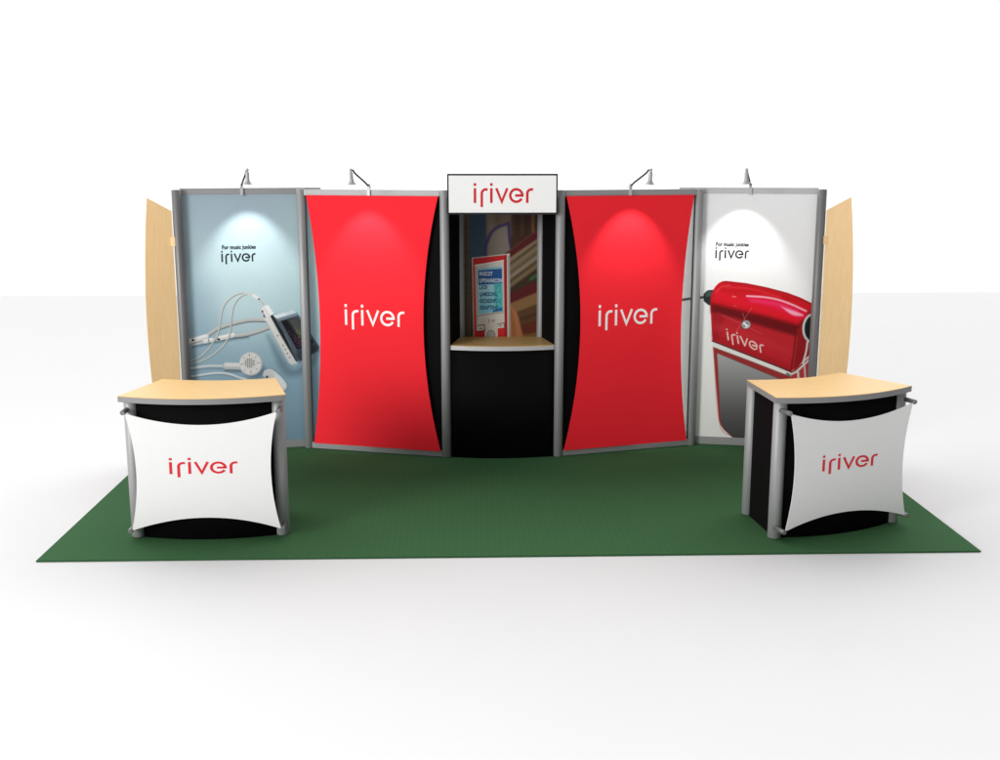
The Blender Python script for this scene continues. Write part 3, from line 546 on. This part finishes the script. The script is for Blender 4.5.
A.poly([(-0.1423, 1.0477), (-0.0279, 1.0614), (-0.0244, 0.8956), (-0.1392, 0.8962)], (212, 208, 200)); A.stroke([(-0.2038, 1.0711), (-0.1440, 1.0762), (-0.1406, 1.0211)], .8*K, (70, 64, 62), .9, 0, False); A.stroke([(-0.0296, 1.0792), (0.0285, 1.0932), (0.0320, 1.0558)], .8*K, (84, 78, 74), .9, 0, False)
A.stroke([(-0.1828, 1.0426), (-0.1652, 1.0443)], .8*K, (90, 84, 80)); A.stroke([(-0.0103, 1.0667), (0.0074, 1.0702)], .8*K, (90, 84, 80)); A.stroke([(-0.2093, 1.0196), (-0.1442, 1.0246)], .7*K, (120, 60, 56))
A.oval([(-0.0861, 0.9887)], 4.2*K, 4.6*K, (120, 116, 112)); A.oval([(-0.0861, 0.9869)], 3.6*K, 4.0*K, (178, 174, 168))
A.C += (rng.normal(0, 1, A.C.shape[:2])[..., None]) * 3
pic = A.sheet('device_picture', KI, YG)
obj('picture_board', box(bmesh.new(), XA, XB, YG + .002, YG + .014, .80, 2.2), M['back'], KI)
for k, (row, frac) in enumerate((('MASCOT', .6), ('LIPPSANNICON', 1.0), ('LIOI', .34), ('LJAMSSONC', .78), ('KECNSSNPU', .82), ('SSSAPTSHS', .8))):
    (u, v), (u2, _) = ([(-0.1872, 1.5095), (0.0073, 1.5280)], [(-0.1875, 1.4500), (0.0091, 1.4704)], [(-0.1868, 1.3905), (0.0091, 1.4091)], [(-0.1862, 1.3308), (0.0091, 1.3476)], [(-0.1855, 1.2709), (0.0108, 1.2878)], [(-0.1848, 1.2127), (0.0109, 1.2278)])[k]
    text_mesh('screen_text', row, .048, pic, M['ink_white'] if k < 2 else M['ink_blue'], u, v, YG - .0004, (u2 - u) * frac, .0005, .0019)

# ------------------------------------------------------------------ maple side wings
def wing(sx, label):
    t = thing('side_wing', label, 'side wing', (sx * 2.76, .13, 0), 0 if sx > 0 else PI, 'curved maple wings at both ends')
    ang = math.radians(-24 if sx > 0 else 24)
    # outline in its own plane: straight inner edge, bowed outer edge, slanted ends
    z0, z1 = .09, 2.195; out = []
    for i in range(41):
        f = i / 40; z = z0 + (z1 - z0) * f; out.append((.167 + .060 * (1 - (2 * f - 1) ** 2), z))
    ol = [(-.024, .19)] + out + [(-.024, 2.085)]
    bm = bmesh.new(); c, s = math.cos(ang), math.sin(ang)
    def Q(u, y, z): return (u * c - y * s, u * s + y * c, z)
    lo = [bm.verts.new(Q(u, -.006, z)) for u, z in ol]; hi = [bm.verts.new(Q(u, .006, z)) for u, z in ol]; n = len(ol)
    bm.faces.new(lo); bm.faces.new(hi[::-1])
    for i in range(n): bm.faces.new((lo[i], hi[i], hi[(i + 1) % n], lo[(i + 1) % n]))
    bmesh.ops.recalc_face_normals(bm, faces=bm.faces[:])
    obj('veneer_board', bm, M['wood_wing'], t)
    obj('clip', box(bmesh.new(), -.045, -.006, -.009 if sx > 0 else -.022, .022 if sx > 0 else .009, 1.795, 1.87, .002), M['wood_wing'], t)
    return t
wing(-1, 'curved maple side wing beside the blue printed panel'); wing(1, 'curved maple side wing beside the white printed panel')

# ------------------------------------------------------------------ arm lights on the top rails
def arm_light(a, b, u, off, swing, L_, ztop, label):
    (ax, ay), (bx, by) = POST[a], POST[b]; th = math.atan2(by - ay, bx - ax)
    t = thing('arm_light', label, 'arm light', (ax + u * math.cos(th), ay + u * math.sin(th), 2.21), th, 'arm lights clamped to the top rails')
    # local: -y is out in front; heights relative to 2.21
    y0 = off
    obj('clamp', box(box(bmesh.new(), -.013, .013, y0 - .016, y0 - .001, -.002, .058, .002), -.013, .013, y0 - .0155, y0 + .03, .0585, .068, .002), M['alu_pale'], t)
    kb = bmesh.new(); tube(kb, [(-.012, y0 - .006, .08), (.012, y0 - .006, .08)], .014, 16); obj('knob', kb, M['alu_pale'], t)
    dx, dy = math.sin(swing), -math.cos(swing)
    def at(d, z): return (dx * d, y0 - .006 + dy * d, z)
    zt = ztop - 2.21
    pts = [at(0, .084), at(.03, .086)]
    pts = catmull([at(.0, .083), at(.035, .088), at(.08, .108), at(L_ - .10, zt - .03), at(L_ - .05, zt - .004), at(L_ - .012, zt)], 8)
    ab = bmesh.new(); tube(ab, pts, .0075, 10); obj('arm', ab, M['arm'], t)
    tilt = math.radians(9)
    axis = Vector((-dx * math.sin(tilt), -dy * math.sin(tilt), -math.cos(tilt)))
    fm = Matrix.Translation(Vector(at(L_, zt))) @ axis.to_track_quat('Z', 'Y').to_matrix().to_4x4()
    hb = bmesh.new()
    lathe(hb, [(.0005, -.014), (.008, -.012), (.012, -.004), (.011, .006), (.0085, .010), (.0085, .016), (.0135, .018), (.015, .022), (.0155, .066), (.017, .080), (.021, .093), (.027, .103), (.037, .109), (.037, .112), (.034, .1115), (.030, .104), (.020, .093), (.015, .080), (.0005, .078)], 28, fm)
    hd = obj('lamp_head', hb, M['chrome'], t)
    lb = bmesh.new(); lathe(lb, [(.0005, .0785), (.013, .0785), (.013, .087), (.0005, .089)], 16, fm); obj('bulb', lb, M['lens'], hd)
    # the lit lamp itself
    l = bpy.data.lights.new('spot_lamp', 'SPOT'); l.energy = SPOT; l.spot_size = math.radians(70); l.spot_blend = .62; l.shadow_soft_size = .012; l.color = (1, .985, .96)
    o = bpy.data.objects.new('spot_lamp', l); COL.objects.link(o); o.parent = t
    o.location = fm @ Vector((0, 0, .113))
    beta = math.radians(64.5); aim = Vector((-dx * math.cos(beta) * 0, math.cos(beta), -math.sin(beta)))
    o.rotation_euler = aim.to_track_quat('-Z', 'Y').to_euler()
    return t
SPOT = 23
arm_light(1, 2, .53, .036, 0.125, .385, 2.42, 'arm light above the blue printed panel')
arm_light(2, 3, .623, -.022, 0, .385, 2.42, 'arm light above the red banner left of the kiosk')
arm_light(4, 5, .613, -.022, 0, .385, 2.42, 'arm light above the red banner right of the kiosk')
arm_light(5, 6, .428, .036, -0.140, .385, 2.42, 'arm light above the white printed panel')

# ------------------------------------------------------------------ counters
def counter(loc, rz, label, dx=0.0):
    t = thing('counter', label, 'counter', loc, rz, 'maple topped counters with white banners')
    hw, hb_, dep, RC = .485, .365, .50, .045
    for x, y in ((-hw, 0), (hw, 0), (-hb_, dep), (hb_, dep)): obj('post', post_mesh(x, y, .001, .9435, RC), M['alu'], t)
    ol = arc((-.547 + dx, -.068), (.547 + dx, -.068), .112, 36) + arc((.395 + dx, dep + .008), (-.395 + dx, dep + .008), -.075, 30)
    ct = obj('countertop', prism(bmesh.new(), [(x * .9985, y) for x, y in ol], .9805, .9845), M['wood_top'], t)
    obj('edge_trim', prism(bmesh.new(), ol, .944, .98), M['alu_trim'], ct)
    fp = arc((-hw + .012, -.012), (hw - .012, -.012), .082, 32)
    obj('front_panel', prism(bmesh.new(), fp + [(x, y + .014) for x, y in fp[::-1]], .001, .9435, True), M['black'], t)
    for s in (-1, 1):
        d = Vector((hb_ - hw, dep)).normalized(); a = Vector((hw, 0)) + d * .03; c = Vector((hb_, dep)) - d * .03; n = Vector((d.y, -d.x)) * .007
        o4 = [(s * p.x, p.y) for p in (a + n, c + n, c - n, a - n)]
        obj('side_panel', prism(bmesh.new(), o4 if s > 0 else o4[::-1], .001, .9435), M['black'], t)
    bk = arc((-hb_ + .03, dep - .004), (hb_ - .03, dep - .004), .05, 20)
    obj('back_panel', prism(bmesh.new(), bk + [(x, y + .014) for x, y in bk[::-1]], .001, .9435, True), M['black'], t)
    for x in (-.506, .506):
        for z in (.079, .886):
            bm = bmesh.new(); sgn = 1 if x > 0 else -1
            tube(bm, [(x - sgn * .004, -.03, z), (x - sgn * .004, -.137, z), (x - sgn * .004, -.141, z)], [.0165, .0165, .0145], 20); obj('standoff', bm, M['steel'], t)
    fb = obj('fabric_banner', fabric(bmesh.new(), -.492, .492, .081, .882, .052, .052, .084, -.13, .004, 48, 40), M['white_fabric'], t)
    logo('logo', fb, M['logo_red'], -.224, .468, .110, -.1303, .001, .172, .74)
    return t
counter((-2.042, -1.98, 0), math.radians(.9), 'maple topped counter in front of the blue printed panel')
counter((2.225, -1.985, 0), math.radians(19.1), 'maple topped counter in front of the white printed panel, turned with its black side showing', -.022)
